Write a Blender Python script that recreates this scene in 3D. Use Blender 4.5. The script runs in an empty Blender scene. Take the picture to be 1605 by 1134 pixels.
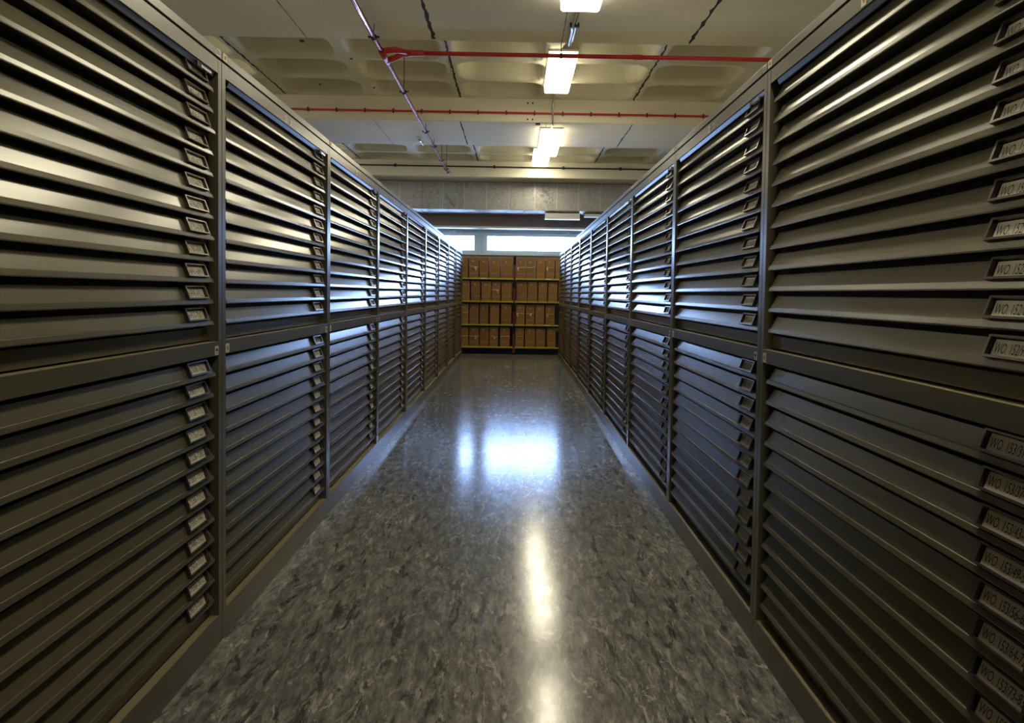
import bpy, math, random
from mathutils import Vector, Matrix
random.seed(7)
scene = bpy.context.scene
C = scene.collection

# ------------------------------------------------------------------ camera
F_PX = 1180.0
cam_d = bpy.data.cameras.new('camera')
cam = bpy.data.objects.new('camera', cam_d)
C.objects.link(cam)
scene.camera = cam
CAM_H, PITCH, YAW, ROLL, CX, CY = 1.15749, 0.04053, 0.01339, 0.0149, 821.56, 507.76
cy_, sy_ = math.cos(YAW), math.sin(YAW)
Fw = Vector((sy_*math.cos(PITCH), cy_*math.cos(PITCH), -math.sin(PITCH)))
Rt = Vector((cy_, -sy_, 0))
Up = Rt.cross(Fw)
R2 = math.cos(ROLL)*Rt + math.sin(ROLL)*Up
U2 = -math.sin(ROLL)*Rt + math.cos(ROLL)*Up
M = Matrix((R2, U2, -Fw)).transposed().to_4x4()
M.translation = Vector((0, 0, CAM_H))
cam.matrix_world = M
cam_d.sensor_width = 36.0
cam_d.lens = F_PX/1605*36
cam_d.shift_x = (802.5-CX)/1605
cam_d.shift_y = (CY-567)/1605
cam_d.clip_start = 0.02
cam_d.clip_end = 200

# ------------------------------------------------------------------ world, exposure
SKY = 21.0
LAMP = 10.5
world = bpy.data.worlds.new('overcast_sky')
scene.world = world
world.use_nodes = True
bg = world.node_tree.nodes['Background']
bg.inputs[0].default_value = (0.36, 0.55, 1.0, 1)
bg.inputs[1].default_value = SKY
world.cycles.sampling_method = 'MANUAL'
world.cycles.sample_map_resolution = 64
scene.view_settings.view_transform = 'Standard'
scene.view_settings.look = 'None'
scene.view_settings.exposure = 1.15
scene.view_settings.gamma = 1.0
scene.view_settings.use_curve_mapping = False

# ------------------------------------------------------------------ key dimensions
AL, AR = -0.947, 0.808            # front planes of the two rows
Y1, W = 2.453, 1.40               # first seam, bay width
PL_H, CH, GAP, CAP = 0.0945, 0.8945, 0.006, 0.028
D_CH = 0.95
Z_M = PL_H+CH
SOF, COF = 3.265, 3.553           # beam soffit, coffer rim height
BEAMS = [(-3.97, -2.48), (0.48, 1.97), (4.93, 6.42), (9.38, 10.87), (13.84, 14.9)]
WALL_Y, WIN_Y = 14.9, 15.25
XL, XR, YB = -7.09, 7.82, -4.2

# daylight enters only through the windows: sampling portals in the openings
def portal(x0, x1, z0, z1):
    l = bpy.data.lights.new('window_portal', 'AREA')
    l.shape = 'RECTANGLE'; l.size = x1-x0; l.size_y = z1-z0
    l.cycles.is_portal = True
    o = bpy.data.objects.new('window_portal', l); C.objects.link(o)
    o.location = ((x0+x1)/2, WIN_Y+0.06, (z0+z1)/2)
    o.rotation_euler = (-math.pi/2, 0, 0)
    return o
WINS = [(-3.18, -0.83), (-0.56, 2.15)]
WZ0, WZ1 = 2.015, 2.30
for x0, x1 in WINS:
    portal(x0, x1, WZ0, WZ1)

# ------------------------------------------------------------------ mesh builder
class MB:
    def __init__(s): s.v = []; s.f = []; s.m = []; s.sm = []
    def box(s, x0, x1, y0, y1, z0, z1, mi=0):
        b = len(s.v)
        s.v += [(x, y, z) for z in (z0, z1) for y in (y0, y1) for x in (x0, x1)]
        for q in ((0,2,3,1), (4,5,7,6), (0,1,5,4), (2,6,7,3), (0,4,6,2), (1,3,7,5)):
            s.f.append(tuple(b+i for i in q)); s.m.append(mi); s.sm.append(False)
        return s
    def prof_y(s, pts, y0, y1, mi=0, slant=None, smooth=False):
        """closed (x,z) outline swept along y, optional per point end offset"""
        n = len(pts); b = len(s.v)
        for i, (x, z) in enumerate(pts):
            o = slant[i] if slant else 0
            s.v.append((x, y0+o, z))
        for i, (x, z) in enumerate(pts):
            o = slant[i] if slant else 0
            s.v.append((x, y1-o, z))
        for i in range(n):
            j = (i+1) % n
            s.f.append((b+i, b+j, b+n+j, b+n+i)); s.m.append(mi); s.sm.append(smooth)
        s.f.append(tuple(b+i for i in reversed(range(n)))); s.m.append(mi); s.sm.append(False)
        s.f.append(tuple(b+n+i for i in range(n))); s.m.append(mi); s.sm.append(False)
        return s
    def tube(s, pts, r, n=12, mi=0, caps=True):
        pts = [Vector(p) for p in pts]
        rs = r if isinstance(r, (list, tuple)) else [r]*len(pts)
        b = len(s.v)
        for k, p in enumerate(pts):
            if k == 0: t = pts[1]-pts[0]
            elif k == len(pts)-1: t = pts[-1]-pts[-2]
            else: t = (pts[k+1]-p).normalized()+(p-pts[k-1]).normalized()
            t.normalize()
            ref = Vector((0, 0, 1)) if abs(t.z) < .9 else Vector((1, 0, 0))
            u = t.cross(ref).normalized(); w = u.cross(t)
            for i in range(n):
                a = 2*math.pi*i/n
                s.v.append(tuple(p+rs[k]*(math.cos(a)*u+math.sin(a)*w)))
        for k in range(len(pts)-1):
            for i in range(n):
                j = (i+1) % n
                s.f.append((b+k*n+i, b+k*n+j, b+(k+1)*n+j, b+(k+1)*n+i)); s.m.append(mi); s.sm.append(True)
        if caps:
            s.f.append(tuple(b+i for i in range(n))); s.m.append(mi); s.sm.append(False)
            e = b+(len(pts)-1)*n
            s.f.append(tuple(e+i for i in reversed(range(n)))); s.m.append(mi); s.sm.append(False)
        return s
    def quad(s, a, b_, c, d, mi=0):
        b = len(s.v); s.v += [a, b_, c, d]; s.f.append((b, b+1, b+2, b+3)); s.m.append(mi); s.sm.append(False)
        return s
    def mesh(s, name, mats):
        me = bpy.data.meshes.new(name)
        me.from_pydata(s.v, [], s.f)
        for m in mats: me.materials.append(m)
        me.polygons.foreach_set('material_index', s.m)
        me.polygons.foreach_set('use_smooth', s.sm)
        me.update()
        import bmesh
        bm = bmesh.new(); bm.from_mesh(me)
        bmesh.ops.recalc_face_normals(bm, faces=bm.faces)
        bm.to_mesh(me); bm.free()
        return me

def link(name, me, parent=None, loc=(0, 0, 0), rot=(0, 0, 0)):
    o = bpy.data.objects.new(name, me); C.objects.link(o)
    o.location = loc; o.rotation_euler = rot
    if parent: o.parent = parent
    return o
def tag(o, label=None, cat=None, group=None, kind=None):
    if label: o['label'] = label
    if cat: o['category'] = cat
    if group: o['group'] = group
    if kind: o['kind'] = kind
    return o
def struct(name, me, loc=(0, 0, 0), label=None):
    o = link(name, me, loc=loc); o['kind'] = 'structure'
    if label: o['label'] = label
    return o
def bevel(o, w=0.002, seg=2):
    m = o.modifiers.new('bevel', 'BEVEL'); m.width = w; m.segments = seg; m.limit_method = 'ANGLE'
    m.harden_normals = False
    return o

# ------------------------------------------------------------------ materials
def mat(name, col, rough=.5, metal=0., spec=.5, **kw):
    m = bpy.data.materials.new(name); m.use_nodes = True
    p = m.node_tree.nodes['Principled BSDF']
    p.inputs['Base Color'].default_value = (*col, 1)
    p.inputs['Roughness'].default_value = rough
    p.inputs['Metallic'].default_value = metal
    p.inputs['Specular IOR Level'].default_value = spec
    for k, v in kw.items(): p.inputs[k.replace('_', ' ')].default_value = v
    return m
def nodes(m): return m.node_tree.nodes, m.node_tree.links, m.node_tree.nodes['Principled BSDF']
def coords(m, scale=(1, 1, 1)):
    n, l, p = nodes(m)
    tc = n.new('ShaderNodeTexCoord'); mp = n.new('ShaderNodeMapping')
    mp.inputs['Scale'].default_value = scale
    l.new(tc.outputs['Object'], mp.inputs['Vector'])
    return mp.outputs['Vector']
def noise(m, vec, scale, detail=3, rough=.5, dist=0.):
    n, l, p = nodes(m)
    t = n.new('ShaderNodeTexNoise'); t.inputs['Scale'].default_value = scale
    t.inputs['Detail'].default_value = detail; t.inputs['Roughness'].default_value = rough
    t.inputs['Distortion'].default_value = dist
    l.new(vec, t.inputs['Vector']); return t.outputs['Fac']
def ramp(m, fac, stops):
    n, l, p = nodes(m)
    r = n.new('ShaderNodeValToRGB')
    while len(r.color_ramp.elements) < len(stops): r.color_ramp.elements.new(.5)
    for e, (x, c) in zip(r.color_ramp.elements, stops):
        e.position = x; e.color = (*c, 1) if isinstance(c, tuple) else (c, c, c, 1)
    l.new(fac, r.inputs['Fac']); return r.outputs['Color']
def mix(m, fac, a, b, mode='MIX'):
    n, l, p = nodes(m)
    x = n.new('ShaderNodeMix'); x.data_type = 'RGBA'; x.blend_type = mode
    if isinstance(fac, (int, float)): x.inputs[0].default_value = fac
    else: l.new(fac, x.inputs[0])
    for i, s in ((6, a), (7, b)):
        if isinstance(s, tuple): x.inputs[i].default_value = (*s, 1)
        else: l.new(s, x.inputs[i])
    return x.outputs[2]
def bump(m, h, strength=.1, dist=.01):
    n, l, p = nodes(m)
    b = n.new('ShaderNodeBump'); b.inputs['Strength'].default_value = strength; b.inputs['Distance'].default_value = dist
    l.new(h, b.inputs['Height']); l.new(b.outputs['Normal'], p.inputs['Normal'])

# drawer enamel: dark olive grey, semi gloss
def enamel(name, col, rough, metal):
    m = mat(name, col, rough, metal, .85)
    n, l, p = nodes(m)
    oi = n.new('ShaderNodeObjectInfo')
    l.new(ramp(m, oi.outputs['Random'], [(0., tuple(c*.9 for c in col)), (1., tuple(c*1.1 for c in col))]), p.inputs['Base Color'])
    l.new(ramp(m, oi.outputs['Random'], [(0., rough-.02), (1., rough+.02)]), p.inputs['Roughness'])
    return m
M_DRAW = enamel('drawer_enamel', (.097, .089, .052), .24, .14)
M_BODY = enamel('cabinet_enamel', (.082, .075, .047), .30, .10)
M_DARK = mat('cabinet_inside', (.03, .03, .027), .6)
M_STRIP = mat('lock_bar_steel', (.08, .09, .09), .34, .15)
M_RIM = mat('bronze_label_frame', (.085, .070, .065), .28, .8)
M_CARD = mat('label_card', (.56, .53, .43), .6)
M_INK = mat('label_ink', (.02, .02, .025), .6)
M_CREAM = mat('cream_sticker', (.62, .55, .38), .5)
M_WHITE = mat('white_sticker', (.60, .60, .55), .5)
M_BROWNINK = mat('brown_sticker_ink', (.22, .14, .07), .6)

# floor: marbled grey linoleum, polished
M_FLOOR = mat('marbled_linoleum', (.1, .1, .1), .16, 0, .36)
def _floor():
    m = M_FLOOR; n, l, p = nodes(m)
    v = coords(m, (1, .22, 1)); v2 = coords(m, (1, .26, 1))
    big = noise(m, coords(m, (1, .6, 1)), 1.1, 4, .6)
    base = ramp(m, noise(m, v2, 34, 9, .80, .3), [(.36, (.052, .055, .057)), (.50, (.138, .139, .134)), (.64, (.275, .272, .256))])
    fine = noise(m, v, 70, 3, .6)
    lightc = ramp(m, fine, [(.3, (.27, .265, .24)), (.7, (.46, .45, .40))])
    f1 = ramp(m, noise(m, v, 38, 5, .62, .7), [(.565, 0.), (.60, 1.)])
    s1 = ramp(m, noise(m, coords(m, (1, .5, 1)), 3.5, 4, .65), [(.44, 0.), (.62, 1.)])
    f2 = ramp(m, noise(m, coords(m, (1, .38, 1)), 15, 6, .7, 1.2), [(.60, 0.), (.625, .8)])
    c = mix(m, mix(m, 1.0, f1, s1, 'MULTIPLY'), base, lightc)
    c = mix(m, f2, c, lightc)
    dk = ramp(m, noise(m, v, 22, 6, .7, .7), [(.39, .9), (.44, 0.)])
    c = mix(m, dk, c, (.034, .037, .037))
    c = mix(m, .6, c, ramp(m, big, [(.35, .72), (.65, 1.3)]), 'MULTIPLY')
    l.new(c, p.inputs['Base Color'])
    l.new(ramp(m, noise(m, coords(m, (1, .5, 1)), 14, 6, .7), [(.3, .12), (.75, .21)]), p.inputs['Roughness'])
    bump(m, noise(m, coords(m, (.35, 1, 1)), 7, 5, .6), .10, .005)
_floor()

def concrete(name, col, var=.12, streak=False):
    m = mat(name, col, .8, 0, .3); n, l, p = nodes(m)
    v = coords(m)
    a = noise(m, v, 1.3, 5, .6)
    c = ramp(m, a, [(.3, tuple(x*(1-var) for x in col)), (.7, tuple(x*(1+var) for x in col))])
    b = ramp(m, noise(m, coords(m, (.6, 3.5, 1) if streak else (1, 1, 1)), 3.1, 8, .75), [(.60, 0.), (.75, .45 if streak else .25)])
    c = mix(m, b, c, tuple(x*.55 for x in col))
    l.new(c, p.inputs['Base Color'])
    bump(m, noise(m, v, 40, 3), .12, .004)
    return m
M_CEIL = concrete('cream_painted_concrete', (.66, .62, .46), .06)
M_BEAM = concrete('painted_beam_concrete', (.76, .72, .57), .07, True)
M_WALL = mat('wall_paint', (.22, .19, .19), .8)
M_SIDE = mat('side_wall_paint', (.42, .40, .36), .8)
M_JOINT = mat('joint_gap', (.03, .025, .02), .9)
M_JOINT2 = mat('hairline_joint', (.20, .18, .15), .9)
M_FRAME = mat('window_frame_paint', (.42, .49, .47), .45)
M_RED = mat('red_pipe_paint', (.50, .022, .008), .38)
M_RED2 = mat('glossy_maroon_pipe', (.33, .045, .055), .16, .55)
M_BLACK = mat('dark_clip', (.02, .017, .015), .6)
M_STEEL = mat('conduit_steel', (.55, .55, .56), .22, .9)
M_HOUS = mat('lamp_housing', (.75, .75, .72), .45)
M_YEL = mat('yellow_shelf_paint', (.40, .37, .015), .45)
M_REDUP = mat('dark_red_upright_paint', (.11, .004, .004), .5)
M_LEDGE = mat('dusty_ledge', (.20, .165, .085), .75)
M_BOUNCE_TOP = mat('pale_bounce_top', (.50, .47, .40), .8)  # pale cover tops, added to bounce lamp light up to the ceiling
M_BASE_SHADE = mat('black_base_and_shade', (.008, .009, .012), .8, 0, .1)  # black shelving base, also the painted shade around the shelves
M_STR = mat('cotton_tape', (.80, .70, .50), .8)
M_MARK = mat('pale_print', (.46, .34, .20), .7)
M_EMER = mat('emergency_light_plastic', (.55, .55, .52), .35)

M_GALV = mat('galvanised_steel', (.36, .36, .34), .34, .75)
def _g():
    m = M_GALV; n, l, p = nodes(m)
    v = coords(m)
    c = ramp(m, noise(m, v, 22, 5, .75), [(.3, (.30, .295, .28)), (.7, (.52, .51, .48))])
    st = ramp(m, noise(m, coords(m, (1, 1, .55)), 2.6, 7, .72, .6), [(.60, 0.), (.68, .7)])
    c = mix(m, st, c, (.10, .095, .085))
    l.new(c, p.inputs['Base Color'])
    l.new(ramp(m, noise(m, v, 12, 4), [(.3, .30), (.7, .5)]), p.inputs['Roughness'])
_g()
M_SEAM = mat('bright_seam_steel', (.6, .6, .56), .3, .8)

M_KRAFT = mat('kraft_board', (.25, .125, .035), .6)
def _k():
    m = M_KRAFT; n, l, p = nodes(m)
    oi = n.new('ShaderNodeObjectInfo')
    r = ramp(m, oi.outputs['Random'], [(0., (.19, .088, .015)), (1., (.265, .125, .023))])
    f = ramp(m, noise(m, coords(m), 9, 4), [(.3, .85), (.7, 1.1)])
    l.new(mix(m, 1.0, r, f, 'MULTIPLY'), p.inputs['Base Color'])
_k()

def emis(name, col, s):
    m = bpy.data.materials.new(name); m.use_nodes = True
    n = m.node_tree.nodes; l = m.node_tree.links
    n.remove(n['Principled BSDF'])
    e = n.new('ShaderNodeEmission'); e.inputs[0].default_value = (*col, 1); e.inputs[1].default_value = s
    l.new(e.outputs[0], n['Material Output'].inputs[0])
    return m
M_TUBE = emis('lit_diffuser', (1.0, .90, .66), LAMP)
M_TUBE_SIDE = emis('lit_diffuser_side', (1.0, .90, .66), LAMP*.38)

def glass():
    m = bpy.data.materials.new('window_glass'); m.use_nodes = True
    n = m.node_tree.nodes; l = m.node_tree.links
    n.remove(n['Principled BSDF'])
    t = n.new('ShaderNodeBsdfTransparent'); t.inputs[0].default_value = (.95, .97, .98, 1)
    g = n.new('ShaderNodeBsdfGlossy'); g.inputs['Roughness'].default_value = .03
    f = n.new('ShaderNodeFresnel'); f.inputs[0].default_value = 1.45
    x = n.new('ShaderNodeMixShader')
    l.new(f.outputs[0], x.inputs[0]); l.new(t.outputs[0], x.inputs[1]); l.new(g.outputs[0], x.inputs[2])
    l.new(x.outputs[0], n['Material Output'].inputs[0])
    return m
M_GLASS = glass()

# ------------------------------------------------------------------ setting: floor, ceiling, walls
struct('floor', MB().box(XL, XR, YB, WIN_Y+.3, -.06, 0).mesh('floor', [M_FLOOR]), label='polished marbled grey linoleum floor')
sm = MB().box(XL, XR, YB-.2, YB, 0, 4.0).mesh('wall', [M_SIDE])
struct('wall_back', sm)
struct('wall_left', MB().box(XL-.2, XL, YB-.2, WIN_Y+.3, -.06, 4.0).mesh('wall', [M_SIDE]))
struct('wall_right', MB().box(XR, XR+.2, YB-.2, WIN_Y+.3, -.06, 4.0).mesh('wall', [M_SIDE]))
# window wall: lower wall, header, piers between windows
wf = MB()
wf.box(XL, XR, WALL_Y, WIN_Y+.3, 0, 1.90)
wf.box(XL, XR, WALL_Y, WIN_Y+.3, 2.462, 4.0)
wf.box(XL, WINS[0][0]-.12, WALL_Y, WIN_Y+.3, 1.90, 2.462)
wf.box(WINS[-1][1]+.12, XR, WALL_Y, WIN_Y+.3, 1.90, 2.462)
struct('wall_front', wf.mesh('wall', [M_WALL]), label='dim purplish grey wall above and below the window strip')
# bright metal nosing under the header and the sill nosing
struct('trim_1', MB().box(XL+.5, XR-.3, WALL_Y-.02, WALL_Y+.30, 2.425, 2.462).mesh('trim', [M_HOUS]), label='pale trim strip along the head of the windows')
struct('trim_2', MB().box(XL+.5, XR-.3, WALL_Y-.03, WIN_Y-.03, 1.90, 1.915).mesh('trim', [M_HOUS]), label='pale window sill behind the boxes')

def coffer_h(x, y, hw, hl, dep):
    """depth of a pillow shaped coffer at local x, y"""
    r = .17
    qx, qy = abs(x)-(hw-r), abs(y)-(hl-r)
    d = math.hypot(max(qx, 0), max(qy, 0))+min(max(qx, qy), 0)-r
    if d >= 0: return 0.
    t = min(1., -d/.15)
    return dep*(1-(1-t)**2.5)
def coffer_panel():
    """one bay panel 2.13 wide, 2.96 long, two by four coffers; panel corner at origin"""
    PW, PLn = 2.13, 2.97
    nx, ny = 72, 96
    s = MB()
    for j in range(ny+1):
        for i in range(nx+1):
            x, y = PW*i/nx, PLn*j/ny
            kx = 0 if x < PW/2 else 1
            ky = min(3, int(y/(PLn/4)))
            cx = .075+.455+kx*(.91+.16)
            cyy = (ky+.5)*PLn/4
            s.v.append((x, y, coffer_h(x-cx, y-cyy, .455, .325, .25)))
    for j in range(ny):
        for i in range(nx):
            a = j*(nx+1)+i
            s.f.append((a, a+nx+1, a+nx+2, a+1)); s.m.append(0); s.sm.append(True)
    return s
cp = coffer_panel()
ceil = MB()
NX = round((XR-XL)/2.13)
bays = [(BEAMS[k][1], BEAMS[k+1][0]) for k in range(4)]
for y0, y1 in bays:
    for i in range(NX):
        b = len(ceil.v)
        sc = (y1-y0)/2.97
        ceil.v += [(XL+2.13*i+v[0], y0+v[1]*sc, COF+v[2]) for v in cp.v]
        ceil.f += [tuple(b+q for q in f) for f in cp.f]; ceil.m += cp.m; ceil.sm += cp.sm
ceil.box(XL, XR, YB-.2, WIN_Y+.3, 3.85, 4.0)
cme = bpy.data.meshes.new('ceiling'); cme.from_pydata(ceil.v, [], ceil.f); cme.materials.append(M_CEIL)
cme.polygons.foreach_set('use_smooth', ceil.sm); cme.update()
struct('ceiling', cme, label='cream coffered concrete ceiling')
n_tr = 3
for y0, y1 in BEAMS:
    o = struct('trim_%d' % n_tr, MB().box(XL, XR, y0, y1, SOF, 3.9).mesh('beam', [M_BEAM]), label='broad flat downstand concrete ceiling beam'); n_tr += 1
    bevel(o, .012, 2)
struct('trim_%d' % n_tr, MB().box(XL, XR, YB-.2, BEAMS[0][0], SOF, 3.9).mesh('beam', [M_BEAM])); n_tr += 1
# joints: wandering dark gaps between the precast panels
def joint(x, y0, y1, z, w, mt, seed):
    rnd = random.Random(seed); s = MB(); n = max(3, int((y1-y0)/.06)); L = []; Rr = []
    for i in range(n+1):
        y = y0+(y1-y0)*i/n; ww = w*(.55+.9*rnd.random()); o = (rnd.random()-.5)*w*.6
        L.append((x-ww/2+o, y)); Rr.append((x+ww/2+o, y))
    b = 0
    for i in range(n+1):
        s.v += [(*L[i], z-.0012), (*Rr[i], z-.0012), (*L[i], z+.004), (*Rr[i], z+.004)]
    for i in range(n):
        a = 4*i; c = 4*(i+1)
        for q in ((a, c, c+1, a+1), (a+2, a+3, c+3, c+2), (a, a+2, c+2, c), (a+1, c+1, c+3, a+3)):
            s.f.append(q); s.m.append(0); s.sm.append(False)
    return s, mt
for i in range(NX-1):
    x = XL+2.13*(i+1)
    if not -5 < x < 5.7: continue
    for k in range(1, 5):
        if k < 4:
            s, mt = joint(x, bays[k][0]+.03, bays[k][1]-.02, COF, .022, M_JOINT, i*10+k)
            struct('trim_%d' % n_tr, s.mesh('joint', [mt]), label='dark joint between coffered ceiling panels'); n_tr += 1
        if k < 4:
            y0, y1 = BEAMS[k]
            s, mt = joint(x, y0+.02, y1-.05, SOF, .024 if k == 2 else .016, M_JOINT, i*10+k+500)
            struct('trim_%d' % n_tr, s.mesh('joint', [mt]), label='dark joint across a ceiling beam'); n_tr += 1
            s, mt = joint(x-1.065, y0+.02, y1-.02, SOF, .007, M_JOINT2, i*10+k+900)
            struct('trim_%d' % n_tr, s.mesh('joint', [mt]), label='hairline joint across a ceiling beam'); n_tr += 1

# windows
for k, (x0, x1) in enumerate(WINS):
    s = MB()
    g = .136
    X0, X1 = x0-g, x1+g
    Z0, Z1 = 1.905, 2.462
    y0, y1 = WIN_Y, WIN_Y+.07
    s.box(X0, x0, y0, y1, Z0, Z1); s.box(x1, X1, y0, y1, Z0, Z1)
    s.box(x0, x1, y0, y1, Z0, WZ0); s.box(x0, x1, y0, y1, WZ1, Z1)
    # raised rim of the opening sash
    r = .018
    s.box(X0+.03, X1-.03, y0-.02, y0, WZ1+.045, WZ1+.045+r); s.box(X0+.03, X1-.03, y0-.02, y0, Z0+.03, Z0+.03+r)
    s.box(X0+.03, X0+.03+r, y0-.02, y0, Z0+.048, WZ1+.045); s.box(X1-.03-r, X1-.03, y0-.02, y0, Z0+.048, WZ1+.045)
    o = struct('window_%d' % (k+1), s.mesh('window_frame', [M_FRAME]), label='grey green framed high level window')
    bevel(o, .004, 2)
    link('pane', MB().box(x0-.005, x1+.005, y0+.03, y0+.036, WZ0-.005, WZ1+.005).mesh('pane', [M_GLASS]), o)
    hx = X1-.55 if k != 1 else 1.06
    h = MB(); h.box(hx-.05, hx+.05, y0-.05, y0-.02, WZ1+.08, WZ1+.105); h.tube([(hx-.03, y0-.045, WZ1+.09), (hx+.03, y0-.06, WZ1+.065)], .012, 8)
    link('window_catch', h.mesh('window_catch', [M_EMER]), o)

# ------------------------------------------------------------------ plan chests
PITCH_D, LIP0 = .0665, .055
# drawer: origin at its lip, spans the opening
def drawer_mesh():
    pts = [(-.050, .0505), (-.028, .0505), (-.0246, .0490), (-.0112, .0132), (-.0108, .0114), (-.0068, .0110),
           (-.0044, .0008), (-.0046, -.0014), (-.0055, -.0022), (-.012, -.0022), (-.014, .000), (-.050, .002)]
    sl = [.021, .021, .020, .003, .002, .002, 0, 0, 0, 0, 0, .021]
    s = MB()
    s.prof_y(pts, .052, W-.052, 0, sl)
    return s.mesh('drawer', [M_DRAW])
ME_DRAWER = drawer_mesh()

def text_faces(body, size):
    cu = bpy.data.curves.new('t', 'FONT'); cu.body = body; cu.size = size; cu.align_x = 'LEFT'; cu.align_y = 'CENTER'
    cu.resolution_u = 2; cu.space_character = .95
    ob = bpy.data.objects.new('t', cu); C.objects.link(ob)
    dg = bpy.context.evaluated_depsgraph_get(); dg.update()
    me = bpy.data.meshes.new_from_object(ob.evaluated_get(dg))
    vs = [tuple(v.co) for v in me.vertices]; fs = [tuple(p.vertices) for p in me.polygons]
    bpy.data.objects.remove(ob); bpy.data.curves.remove(cu); bpy.data.meshes.remove(me)
    return vs, fs

def holder_mesh(text, tint=0):
    """label frame: local origin at the drawer's lip; slanted like the front. u along y, w up the slope, t outwards"""
    s = MB()
    A = Vector((-.0108, 0, .0128)); B = Vector((-.0252, 0, .0520))
    up = (B-A).normalized(); out = Vector((up.z, 0, -up.x))
    L = .0412
    y0, y1 = 1.160, 1.303
    def P(y, w, t): q = A+up*w+out*t; return (q.x, y, q.z)
    def slab(ya, yb, wa, wb, ta, tb, mi):
        b = len(s.v)
        s.v += [P(y, w, t) for t in (ta, tb) for w in (wa, wb) for y in (ya, yb)]
        for q in ((0,2,3,1), (4,5,7,6), (0,1,5,4), (2,6,7,3), (0,4,6,2), (1,3,7,5)):
            s.f.append(tuple(b+i for i in q)); s.m.append(mi); s.sm.append(False)
    h = .0115
    slab(y0, y1, 0, .0045, 0, h, 0); slab(y0, y1, L-.004, L, 0, h, 0)
    slab(y0, y0+.007, .0045, L-.004, 0, h, 0); slab(y1-.007, y1, .0045, L-.004, 0, h, 0)
    slab(y0+.009, y1-.009, .0045, L-.006, .0005, .0022, 1)
    vs, fs = text_faces(text, .0235)
    wid = max(v[0] for v in vs); k = (y1-y0-.030)/wid if wid > (y1-y0-.030) else 1
    b = len(s.v)
    s.v += [P(y0+.014+v[0]*k, .0185+v[1]*1.15, .0026) for v in vs]
    for f in fs: s.f.append(tuple(b+i for i in f)); s.m.append(2); s.sm.append(False)
    me = bpy.data.meshes.new('label_holder'); me.from_pydata(s.v, [], s.f)
    for m in (M_RIM, M_CARD, M_INK): me.materials.append(m)
    me.polygons.foreach_set('material_index', s.m); me.update()
    import bmesh
    bm = bmesh.new(); bm.from_mesh(me)
    bmesh.ops.recalc_face_normals(bm, faces=[f for f in bm.faces if f.material_index < 2]); bm.to_mesh(me); bm.free()
    return me

def carcass_mesh():
    s = MB(); g = .0022; p = .030
    # side walls with folded front posts
    for a, b_ in ((g, p), (W-p, W-g)):
        s.box(-.030, 0, a, b_, 0, CH-.001)
    s.box(-D_CH, -.030, g, .014, 0, CH-.001); s.box(-D_CH, -.030, W-.014, W-g, 0, CH-.001)
    # top rail and top sheet, back, base
    s.box(-.030, -.0005, p, W-p, CH-.045, CH-.001)
    s.box(-D_CH, -.030, .014, W-.014, CH-.012, CH-.001)
    s.box(-D_CH, -D_CH+.012, .014, W-.014, 0, CH-.012)
    s.box(-D_CH, -.050, .014, W-.014, 0, .012)
    # inner baffle behind the drawer fronts
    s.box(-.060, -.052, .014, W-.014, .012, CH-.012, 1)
    s.box(-.028, -.003, g+.003, W-g-.003, CH-.001, CH-.0006, 2)
    return s.mesh('carcass', [M_BODY, M_DARK, M_LEDGE])
ME_CARC = carcass_mesh()
ME_KICK = MB().prof_y([(-.050, .004), (-.030, .004), (-.028, .044), (-.034, .048), (-.050, .048)], .030, W-.030).mesh('base_panel', [M_DRAW])
# lock bar: inclined return below the top rail of the upper chests
ME_BAR = MB().prof_y([(-.006, CH-.045), (-.0115, CH-.060), (-.016, CH-.060), (-.012, CH-.045)], .075, W-.045).mesh('lock_bar', [M_STRIP])
def lock_m():
    s = MB(); s.box(-.012, .000, W-.185, W-.165, CH-.066, CH-.050, 1); s.box(-.010, .001, W-.160, W-.085, CH-.064, CH-.056, 0)
    return s.mesh('lock_catch', [M_STEEL, M_BLACK])
ME_LOCK = lock_m()
def sticker_mesh(y0, w, z0, h, mat0, style):
    s = MB(); x = 0
    s.box(-.0002, .0006, y0, y0+w, z0, z0+h, 0)
    x0, x1 = .0006, .0009
    if style == 0:      # brown printed block
        s.box(x0, x1, y0+w*.42, y0+w*.72, z0+h*.25, z0+h*.72, 1)
        s.box(x0, x1, y0+w*.25, y0+w*.38, z0+h*.45, z0+h*.55, 1)
    elif style == 1:    # dark lines
        s.box(x0, x1, y0+w*.18, y0+w*.82, z0+h*.42, z0+h*.74, 1)
        s.box(x0, x1, y0+w*.22, y0+w*.78, z0+h*.20, z0+h*.27, 1)
    else:               # clear label with pale edge
        s.box(x0, x1, y0+w*.12, y0+w*.88, z0+h*.16, z0+h*.84, 1)
    return s.mesh('sticker', [mat0, {0: M_BROWNINK, 1: M_INK, 2: M_BODY}[style]])
# rail stickers (in chest coordinates)
RZ = CH-.040
ME_SL = sticker_mesh(.012+.018, .030, RZ-.002, .030, M_CREAM, 0)      # left end, cream
ME_SR = sticker_mesh(W-.032-.027, .027, RZ-.003, .028, M_WHITE, 1)    # right end, white
ME_SM = sticker_mesh(W*.47, .026, RZ-.002, .030, M_CREAM, 0)          # centre of the upper rail
ME_SM2 = sticker_mesh(W*.47+.075, .022, RZ+.002, .020, M_WHITE, 2)
# cover stickers
ME_CL = sticker_mesh(.006, .034, .001, .0245, M_CREAM, 0)
ME_CR = sticker_mesh(W-.045, .030, .002, .022, M_WHITE, 2)

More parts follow.
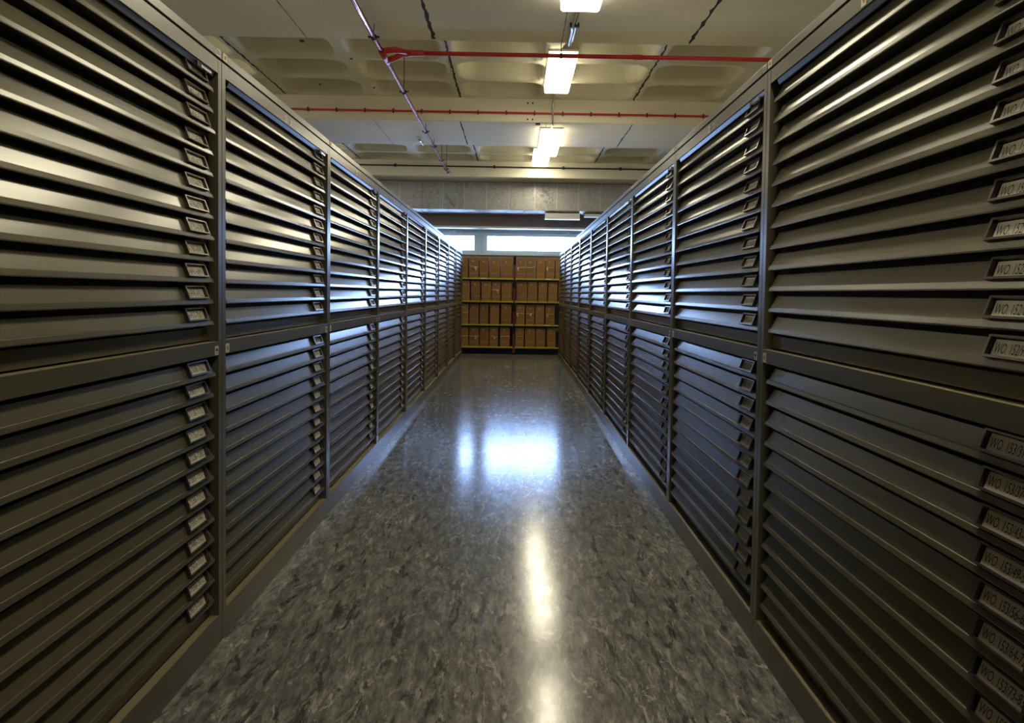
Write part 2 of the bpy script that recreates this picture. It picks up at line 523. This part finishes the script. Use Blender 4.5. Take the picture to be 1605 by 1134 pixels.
def digits(k): return k
TXT_L_LO = ['A%04d-%04d' % (7008+i*55, 7008+i*55+54) for i in range(12)]
TXT_L_UP = ['A%04d-%04d' % (6348+i*55, 6348+i*55+54) for i in range(12)]
TXT_R_LO = ['WO. 153/%s' % t for t in ('31-36', '37-42', '43-48', '49-55', '56-63', '64-72', '73-83', '84-91', '92-99', '100-106', '107-115', '116-123')]
TXT_R_UP = ['WO. 152/%s' % t for t in ('1-9', '10-18', '19-27', '28-35', '36-44', '45-53', '54-61', '62-70', '71-79', '80-88', '89-96', '97-108')]
HOLD = {('l', 0): [holder_mesh(t) for t in TXT_L_LO], ('l', 1): [holder_mesh(t) for t in TXT_L_UP],
        ('r', 0): [holder_mesh(t) for t in TXT_R_LO], ('r', 1): [holder_mesh(t) for t in TXT_R_UP]}

ORD = ['zeroth', 'first', 'second', 'third', 'fourth', 'fifth', 'sixth', 'seventh', 'eighth', 'ninth']
def bay_words(side, n):
    row = 'left' if side == 'l' else 'right'
    if n == 0: return '%s row, beside the camera' % row
    if n == 1: return '%s row, bay cut by photo edge' % row
    if n == 9: return '%s row, bay beside the brown boxes' % row
    return '%s row, %s bay from the camera' % (row, ORD[n])

def chest(side, n, up):
    root = bpy.data.objects.new('plan_chest', None); C.objects.link(root)
    z = Z_M if up else PL_H
    if side == 'l': root.location = (AL, Y1+W*(n-2), z)
    else: root.location = (AR, Y1+W*(n-1), z); root.rotation_euler = (0, 0, math.pi)
    tier = 'upper' if up else 'lower'
    tag(root, 'dark olive %s plan chest in %s' % (tier, bay_words(side, n)), 'plan chest',
        '%s plan chests of the %s row' % (tier, 'left' if side == 'l' else 'right'))
    bevel(link('carcass', ME_CARC, root), .0022, 2)
    link('base_panel', ME_KICK, root)
    if up:
        link('lock_bar', ME_BAR, root)
        link('lock_catch', ME_LOCK, root)['label'] = 'bright metal catch'
        link('sticker', ME_SM, root)['label'] = 'cream sticker'
        link('sticker', ME_SM2, root)
    else:
        link('sticker', ME_SL, root)['label'] = 'cream sticker'
        link('sticker', ME_SR, root)['label'] = 'white sticker'
    rnd = random.Random(n*7+(3 if up else 0)+(100 if side == 'r' else 0))
    for k in range(12):
        d = link('drawer', ME_DRAWER, root, (-.0015*rnd.random()+(.004 if rnd.random() < .06 else 0), 0, LIP0+PITCH_D*k))
        d.rotation_euler = (0, 0, (rnd.random()-.5)*.0016)
        h = HOLD[(side, 1 if up else 0)][11-k]
        link('label_holder', h, d)
    return root

def plinth_mesh():
    s = MB(); g = .001
    s.prof_y([(0, 0), (0, PL_H-.0015), (-D_CH, PL_H-.0015), (-D_CH, 0)], g, W-g)
    s.box(-.030, -.003, g+.002, W-g-.002, PL_H-.0015, PL_H-.0009, 1)
    return s.mesh('plinth', [M_BODY, M_LEDGE])
ME_PL = plinth_mesh()
ME_COV = MB().prof_y([(.001, 0), (.001, CAP-.002), (-.002, CAP), (-D_CH, CAP), (-D_CH, 0), (-.015, 0), (-.015, -GAP+.0005), (-.05, -GAP+.0005), (-.05, 0)][:6] if 0 else
               [(.001, 0), (.001, CAP-.003), (-.002, CAP), (-D_CH, CAP), (-D_CH, -GAP+.0005), (-.014, -GAP+.0005), (-.014, 0)], .002, W-.002).box(-D_CH+.01, -.02, .012, W-.012, CAP, CAP+.0008, 1).mesh('top_cover', [M_BODY, M_BOUNCE_TOP])
for side in 'lr':
    for n in range(0, 10):
        chest(side, n, False); chest(side, n, True)
        if side == 'l': loc, rot = (AL, Y1+W*(n-2), 0), (0, 0, 0)
        else: loc, rot = (AR, Y1+W*(n-1), 0), (0, 0, math.pi)
        p = link('plinth', ME_PL, None, loc, rot)
        tag(p, 'low olive plinth on the floor, %s' % bay_words(side, n), 'plinth', 'plinths under the %s row' % ('left' if side == 'l' else 'right'))
        bevel(p, .0018, 2)
        if side == 'r' and n >= 8: continue
        c = link('top_cover', ME_COV, None, (loc[0], loc[1], Z_M+CH+GAP), rot)
        tag(c, 'thin steel cover atop chests, %s' % bay_words(side, n), 'top cover', 'top covers of the %s row' % ('left' if side == 'l' else 'right'))
        bevel(c, .0012, 1)
        link('sticker', ME_CL, c, (.001, 0, 0))['label'] = 'cream sticker'
        link('sticker', ME_CR, c, (.001, 0, 0))['label'] = 'white edged sticker'

# ------------------------------------------------------------------ shelving with archive boxes at the end
SHY, SHD = 14.16, .46
SZ = [.144, .565, 1.003, 1.433]
SH = bpy.data.objects.new('shelving_unit', None); C.objects.link(SH); SH.location = (0, SHY, 0)
tag(SH, 'yellow edged steel shelving with dark red upright, filled with brown boxes', 'shelving')
for ux in (-1.93, -.004, 1.92):
    s = MB(); s.box(ux-.022, ux+.022, .005, .045, .03, 1.86); s.box(ux-.022, ux+.022, SHD-.045, SHD-.005, .03, 1.86)
    for k in range(9): s.box(ux-.004, ux+.004, .045, SHD-.045, .12+k*.2, .14+k*.2)
    link('upright', s.mesh('upright', [M_REDUP]), SH)['label'] = 'dark red upright'
for i, z in enumerate(SZ):
    for x0, x1 in ((-1.905, -.028), (.020, 1.895)):
        s = MB(); s.box(x0, x1, 0, .022, z-.024, z+.004, 0); s.box(x0, x1, .006, .022, z-.055, z-.024, 1); s.box(x0, x1, .022, SHD, z-.012, z, 1)  # black strip below the yellow edge stands in for the shade there
        s.box(x0-.004, x0+.02, -.004, 0, z-.03, z+.012, 0); s.box(x1-.02, x1+.004, -.004, 0, z-.03, z+.012, 0)
        link('shelf', s.mesh('shelf', [M_YEL, M_BASE_SHADE]), SH)
for z in SZ:  # black pieces before the uprights paint the shade on their upper parts
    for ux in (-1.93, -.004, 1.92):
        link('upright_shade', MB().box(ux-.026, ux+.026, -.002, .03, z+.25, min(z+.40, 1.83)).mesh('upright_shade', [M_BASE_SHADE]), SH)['label'] = 'black piece standing in for shade on the upright'
s = MB(); s.box(-1.95, 1.94, .02, SHD-.02, 0, .112)
link('base', s.mesh('base', [M_BASE_SHADE]), SH)['label'] = 'black base'
for i, x in ((3, -.58), (3, .63), (1, .62)):
    link('shelf_label', MB().box(x-.055, x+.055, -.003, 0, SZ[i]-.018, SZ[i]+.001).mesh('shelf_label', [M_WHITE]), SH)

def box_mesh(w, h, variant):
    s = MB(); d = .36
    s.box(-w/2, w/2, 0, d, 0, h-.02, 0)
    s.box(-w/2-.0015, w/2+.0015, -.002, d+.002, h-.045, h, 0)      # lid
    rnd = random.Random(variant)
    # little pale crest and the printed line
    cx, cz = -w*.12+w*.03*rnd.random(), h-.075
    for dx in (-.014, .002, .013):
        s.box(cx+dx, cx+dx+.007, -.0034, -.0019, cz-.015, cz+.012, 1)
    s.box(cx-.016, cx+.020, -.0034, -.0019, cz+.013, cz+.017, 1)
    x = -w/2+.012
    while x < w/2-.02:
        l = .006+.012*rnd.random()
        s.box(x, x+l, -.0012, .0002, .083, .089, 1); x += l+.004
    return s.mesh('archive_box', [M_KRAFT, M_MARK])
def tie_mesh(w, kind, zr, rnd):
    s = MB()
    sl = (rnd.random()-.5)*.03
    s.tube([(-w/2-.002, -.004, zr-sl), (0, -.005, zr), (w/2+.002, -.004, zr+sl)], .0035, 6)
    if kind > 0:
        x = {1: .03, 2: -.055, 3: .01}[kind]
        for a in (.9, 1.35, 2.1, 2.6):
            L = .028+.02*rnd.random()
            s.tube([(x, -.006, zr), (x+math.cos(a)*L*.6, -.010, zr-math.sin(a)*L), (x+math.cos(a)*L*.4+.006, -.006, zr-math.sin(a)*L*1.9)], .003, 6)
    return s.mesh('tape_tie', [M_STR])
# pixel-measured left and right edges of the box fronts in the far shelving, turned into metres at the shelf
def px2x(q): return (700+q/6.3-806.2)*14.16/1180.0*1.0-.004
ROWS = {3: ([(120, 210), (220, 315), (325, 412), (425, 522), (540, 648)], [(690, 775), (785, 870), (885, 968), (978, 1062), (1072, 1160)], {1: 1, 5: 2, 6: 0, 8: 2}),
        2: ([(138, 230), (243, 332), (345, 440), (445, 530), (542, 645)], [(692, 795), (800, 895), (907, 992), (1005, 1095), (1105, 1195)], {3: 1}),
        1: ([(125, 220), (228, 320), (330, 415), (430, 522), (540, 643)], [(688, 775), (785, 872), (880, 968), (980, 1072)], {0: 0, 5: 2, 6: 3, 8: 2}),
        0: ([(125, 220), (230, 325), (333, 422), (430, 515), (533, 630)], [(685, 770), (780, 882), (888, 983), (997, 1085)], {0: 0, 1: 1, 3: 3, 4: 0, 5: 0})}
NAMES = {3: 'top shelf', 2: 'second shelf down', 1: 'third shelf down', 0: 'bottom shelf'}
CNT = ['', 'nearest', 'second', 'third', 'fourth', 'fifth']
bi = 0
for r, (ll, rr, ties) in ROWS.items():
    allb = [(a, b, 'left', len(ll)-i) for i, (a, b) in enumerate(ll)]+[(a, b, 'right', i+1) for i, (a, b) in enumerate(rr)]
    for i, (a, b, sd, cnt) in enumerate(allb):
        w = (b-a)/6.3*14.16/1180-.004
        x = (px2x(a)+px2x(b))/2
        h = .377+.010*random.random()
        o = link('archive_box', box_mesh(w, h, bi), None, (x, SHY+.025+.02*random.random(), SZ[r]+.0005 if 0 else SZ[r]))
        pos = ('nearest to the red upright' if cnt == 1 else '%s %s of red upright' % (CNT[cnt], 'left' if sd == 'left' else 'right'))
        if cnt == 1: pos = 'just %s of red upright' % sd
        extra = ' with tied tape' if i in ties else ''
        tag(o, 'brown archive box%s on the %s, %s' % (extra, NAMES[r], pos), 'box', 'archive boxes on the %s' % NAMES[r])
        if i in ties:
            k = ties[i]
            t = link('tape_tie', tie_mesh(w, k, h*(.55 if r else .5), random.Random(bi)), o); t['label'] = 'pale cotton tape'
        if r == 3 and i in (1, 2, 3, 4, 5, 6, 7, 8):
            pass
        bi += 1

# ------------------------------------------------------------------ duct and fixtures on the end wall
DY, DZ0, DZ1 = 14.40, 2.735, 3.36
s = MB()
Z0c = DZ0-.042
outl = [(DY, DZ0), (DY, DZ1-.10), (WALL_Y-.005, DZ1-.10), (WALL_Y-.005, Z0c), (DY+.125, Z0c)]
bb = len(s.v)
for X in (XL+.02, XR-.02): s.v += [(X, y, z) for y, z in outl]
for i in range(5): s.f.append((i, (i+1) % 5, 5+(i+1) % 5, 5+i)); s.m.append(0); s.sm.append(False)
s.f += [(4, 3, 2, 1, 0), (5, 6, 7, 8, 9)]; s.m += [0, 0]; s.sm += [False, False]
duct_root = link('air_duct', s.mesh('air_duct', [M_GALV]), None)
tag(duct_root, 'galvanised rectangular air duct running across above the end windows', 'duct')
bevel(duct_root, .006, 2)
for x in (-3.3, -2.9, -2.55, -2.2, -1.384, -.977, -.554, -.13, .36, .778, 1.191, 1.615, 2.05, 2.5, 2.9):
    link('seam', MB().box(x-.006, x+.006, DY-.012, DY, DZ0, DZ1-.10).mesh('seam', [M_SEAM]), duct_root)
for x in (-1.795, -1.65, .166, 1.88):
    s = MB(); s.box(x-.009, x+.009, DY-.035, DY, DZ0-.01, DZ1-.10); s.box(x-.009, x+.009, DY-.03, DY+.42, DZ0-.06, DZ0-.04)
    link('flange', s.mesh('flange', [M_GALV]), duct_root)

def emer(x0, x1, z0, z1, y, label):
    r = bpy.data.objects.new('emergency_light', None); C.objects.link(r); r.location = ((x0+x1)/2, y, z0)
    w = (x1-x0)/2; h = z1-z0
    b = link('housing', MB().box(-w, w, 0, .13, h*.22, h).mesh('housing', [M_EMER]), r); bevel(b, .006, 2)
    d = link('diffuser', MB().box(-w-.006, w+.006, -.012, .13, 0, h*.22).mesh('diffuser', [M_HOUS]), r); bevel(d, .004, 2)
    tag(r, label, 'light fixture')
    return r
emer(.562, 1.222, 2.575, 2.690, 14.40, 'unlit white box light fixture hanging under the air duct')
s = emer(1.32, 1.90, 2.63, 2.690, 14.44, 'flat grey fixture under the duct at the top of the right row')

# ------------------------------------------------------------------ pipes
PX, PZ, PR = -1.142, 3.165, .019
mp = link('sprinkler_pipe', MB().tube([(PX, YB+.05, PZ), (PX, 12.75, PZ)], PR, 16).mesh('sprinkler_pipe', [M_RED2]))
tag(mp, 'long glossy maroon pipe running towards the windows under the ceiling', 'pipe')
for y in (1.2, 3.4, 6.06, 7.68, 9.55, 10.5, 11.6, 12.4):
    s = MB(); s.tube([(PX, y-.011, PZ), (PX, y+.011, PZ)], PR+.007, 14)
    s.box(PX-.045, PX+.045, y-.008, y+.008, PZ-.006, PZ+.008)
    onb = any(a < y < b for a, b in BEAMS)
    s.tube([(PX, y, PZ+.015), (PX, y, SOF if onb else COF+.01)], .004, 6)
    link('pipe_clip', s.mesh('pipe_clip', [M_BLACK]), mp)['label'] = 'black clip and hanger rod'
s = MB(); s.tube([(PX, 12.7, PZ), (PX, 12.80, PZ), (PX+.01, 12.86, PZ+.03)], [PR+.006, PR+.006, PR-.002], 12)
link('pipe_end', s.mesh('pipe_end', [M_RED]), mp)
PY = 6.62; PZ2 = 3.222
rp = link('sprinkler_pipe', MB().tube([(PX+.30, PY, PZ2), (XR-.05, PY, PZ2)], .0185, 16).mesh('sprinkler_pipe', [M_RED]))
tag(rp, 'bright red pipe crossing above the aisle, branching from the maroon pipe', 'pipe')
s = MB(); s.tube([(PX+.0, PY+.03, PZ), (PX+.07, PY+.03, PZ+.02), (PX+.14, PY, PZ2-.012), (PX+.21, PY, PZ2), (PX+.33, PY, PZ2)], [.028, .026, .027, .027, .024], 14)
s.tube([(PX, PY-.17, PZ+.018), (PX+.09, PY-.11, PZ2-.01), (PX+.20, PY-.01, PZ2)], [.024, .026, .022], 12)
s.tube([(PX, PY-.24, PZ), (PX, PY+.09, PZ)], .0255, 14)
link('branch_fitting', s.mesh('branch_fitting', [M_RED]), rp)
for x in (.375,):
    s = MB(); s.tube([(x, PY, PZ2-.02), (x, PY, COF+.02)], .0045, 6); s.tube([(x-.01, PY, PZ2), (x+.01, PY, PZ2)], .023, 12)
    link('pipe_clip', s.mesh('pipe_clip', [M_BLACK]), rp)
for x in (1.04, 3.4):
    link('coupling', MB().tube([(x-.04, PY, PZ2), (x+.04, PY, PZ2)], .0225, 14).mesh('coupling', [M_RED]), rp)
Y2 = BEAMS[3][0]-.022
p2 = link('sprinkler_pipe', MB().tube([(XL+.05, Y2, 3.374), (XR-.05, Y2, 3.374)], .0125, 12).mesh('sprinkler_pipe', [M_RED]))
tag(p2, 'thin dark red pipe clipped along the face of the middle ceiling beam', 'pipe')
for k in range(-12, 14):
    x = .215+.347*k
    link('pipe_clip', MB().box(x-.007, x+.007, Y2-.018, BEAMS[3][0]-.0005, 3.350, 3.398).mesh('pipe_clip', [M_BLACK]), p2)
Y3 = BEAMS[4][0]-.020
p3 = link('cable_conduit', MB().tube([(XL+.05, Y3, 3.448), (XR-.05, Y3, 3.448)], .013, 10).mesh('cable_conduit', [M_BLACK]))
tag(p3, 'thin black conduit running along the last beam above the air duct', 'conduit')
for x in (-2.9, -2.2, -1.3, -.4, .86, 1.9, 2.8):
    link('junction', MB().box(x-.02, x+.02, Y3-.025, BEAMS[4][0]-.0005, 3.425, 3.475).mesh('junction', [M_BLACK]), p3)
s = MB().tube([(.425, 5.55, 3.243), (.425, 6.40, 3.243)], .0125, 12); s.tube([(.45, 5.55, 3.249), (.45, 6.40, 3.249)], .008, 10)
o = link('cable_conduit', s.mesh('cable_conduit', [M_STEEL]))
tag(o, 'shiny steel conduit between the two nearest ceiling lamps', 'conduit')
link('saddle', MB().box(.40, .475, 5.93, 5.95, 3.232, SOF).mesh('saddle', [M_BLACK]), o)
s = MB().tube([(.44, 8.74, 3.52), (.44, 9.33, 3.52), (.44, 9.345, 3.49), (.44, 9.345, 3.27), (.44, 9.36, 3.247), (.44, 9.62, 3.243)], .0125, 12)
o = link('cable_conduit', s.mesh('cable_conduit', [M_STEEL]))
tag(o, 'grey conduit dropping down the middle beam to the third ceiling lamp', 'conduit')
o = link('cable_conduit', MB().tube([(-1.345, 10.33, 3.252), (-1.333, 10.84, 3.252)], .0125, 10).mesh('cable_conduit', [M_STEEL]))
tag(o, 'short bright metal conduit on the beam left of the maroon pipe', 'conduit')

# ------------------------------------------------------------------ fluorescent lamps
LWD = .145
def lamp(x, y0, y1, top, label, grp='fluorescent ceiling lamps'):
    r = bpy.data.objects.new('ceiling_lamp', None); C.objects.link(r); r.location = (x, y0, top)
    L = y1-y0
    h = link('housing', MB().box(-LWD, LWD, 0, L, -.022, 0).mesh('housing', [M_HOUS]), r)
    s = MB()
    pts = [(-LWD+.004, -.022), (LWD-.004, -.022), (LWD-.008, -.088), (LWD-.022, -.100), (-LWD+.022, -.100), (-LWD+.008, -.088)]
    s.prof_y(pts, .006, L-.006)
    for i, f in enumerate(s.f):
        zz = [s.v[q][2] for q in f]
        s.m[i] = 0 if max(zz) < -.08 else 1
    d = link('diffuser', s.mesh('diffuser', [M_TUBE, M_TUBE_SIDE]), r); d['label'] = 'glowing diffuser'
    tag(r, label, 'ceiling lamp', grp)
    return r
lamp(.437, 4.19, 5.44, SOF, 'lit ceiling lamp nearest the camera, cut by the photo\'s top edge')
lamp(.447, 7.47, 8.73, COF, 'lit ceiling lamp crossed by the bright red pipe')
lamp(.447, 9.62, 11.12, SOF, 'lit ceiling lamp on the flat beam, casting a glow around it')
lamp(.425, 12.45, 13.72, COF, 'lit ceiling lamp farthest away, just above the air duct')
for y0 in (1.0, -1.9):  # unseen lamps added to brighten the near floor and drawers
    lamp(.44, y0, y0+1.25, SOF if 0 else (SOF if any(a < y0+.6 < b for a, b in BEAMS) else COF), 'added unseen ceiling lamp behind the frame, in line with the aisle')
for x in (-3.82, 4.70):  # unseen side lamps, added to lift the light on the ceiling
    for y0 in (-.6, 1.2, 2.9, 4.9, 7.2, 9.6, 12.3):
        lamp(x, y0, y0+1.25, SOF if any(a < y0+.6 < b for a, b in BEAMS) else COF, 'added unseen ceiling lamp over the next aisle', 'added unseen lamps over the next aisles')
# small marks on the ceiling: anchor plugs
pl = MB()
for x, y, z, r in ((-1.83, 6.49, SOF, .02), (.46, 9.36, 0, 0), (-1.72, 7.9, COF, .018), (-2.3, 8.9, COF, .012), (-1.69, 9.0, COF, .012)):
    if r: pl.tube([(x, y, z-.006), (x, y, z+.004)], r, 12)
for i, (x, z) in enumerate(((.13, 3.50), (.19, 3.50), (.13, 3.30), (.19, 3.30))):
    pl.tube([(x, BEAMS[3][0]-.004, z), (x, BEAMS[3][0]+.004, z)], .011, 10)
pl.tube([(.26, 9.43, SOF-.02), (.26, 9.43, SOF+.002)], .03, 12)
struct('trim_%d' % n_tr, pl.mesh('anchor_plugs', [M_BLACK]), label='small dark fixing plugs left in the ceiling'); n_tr += 1
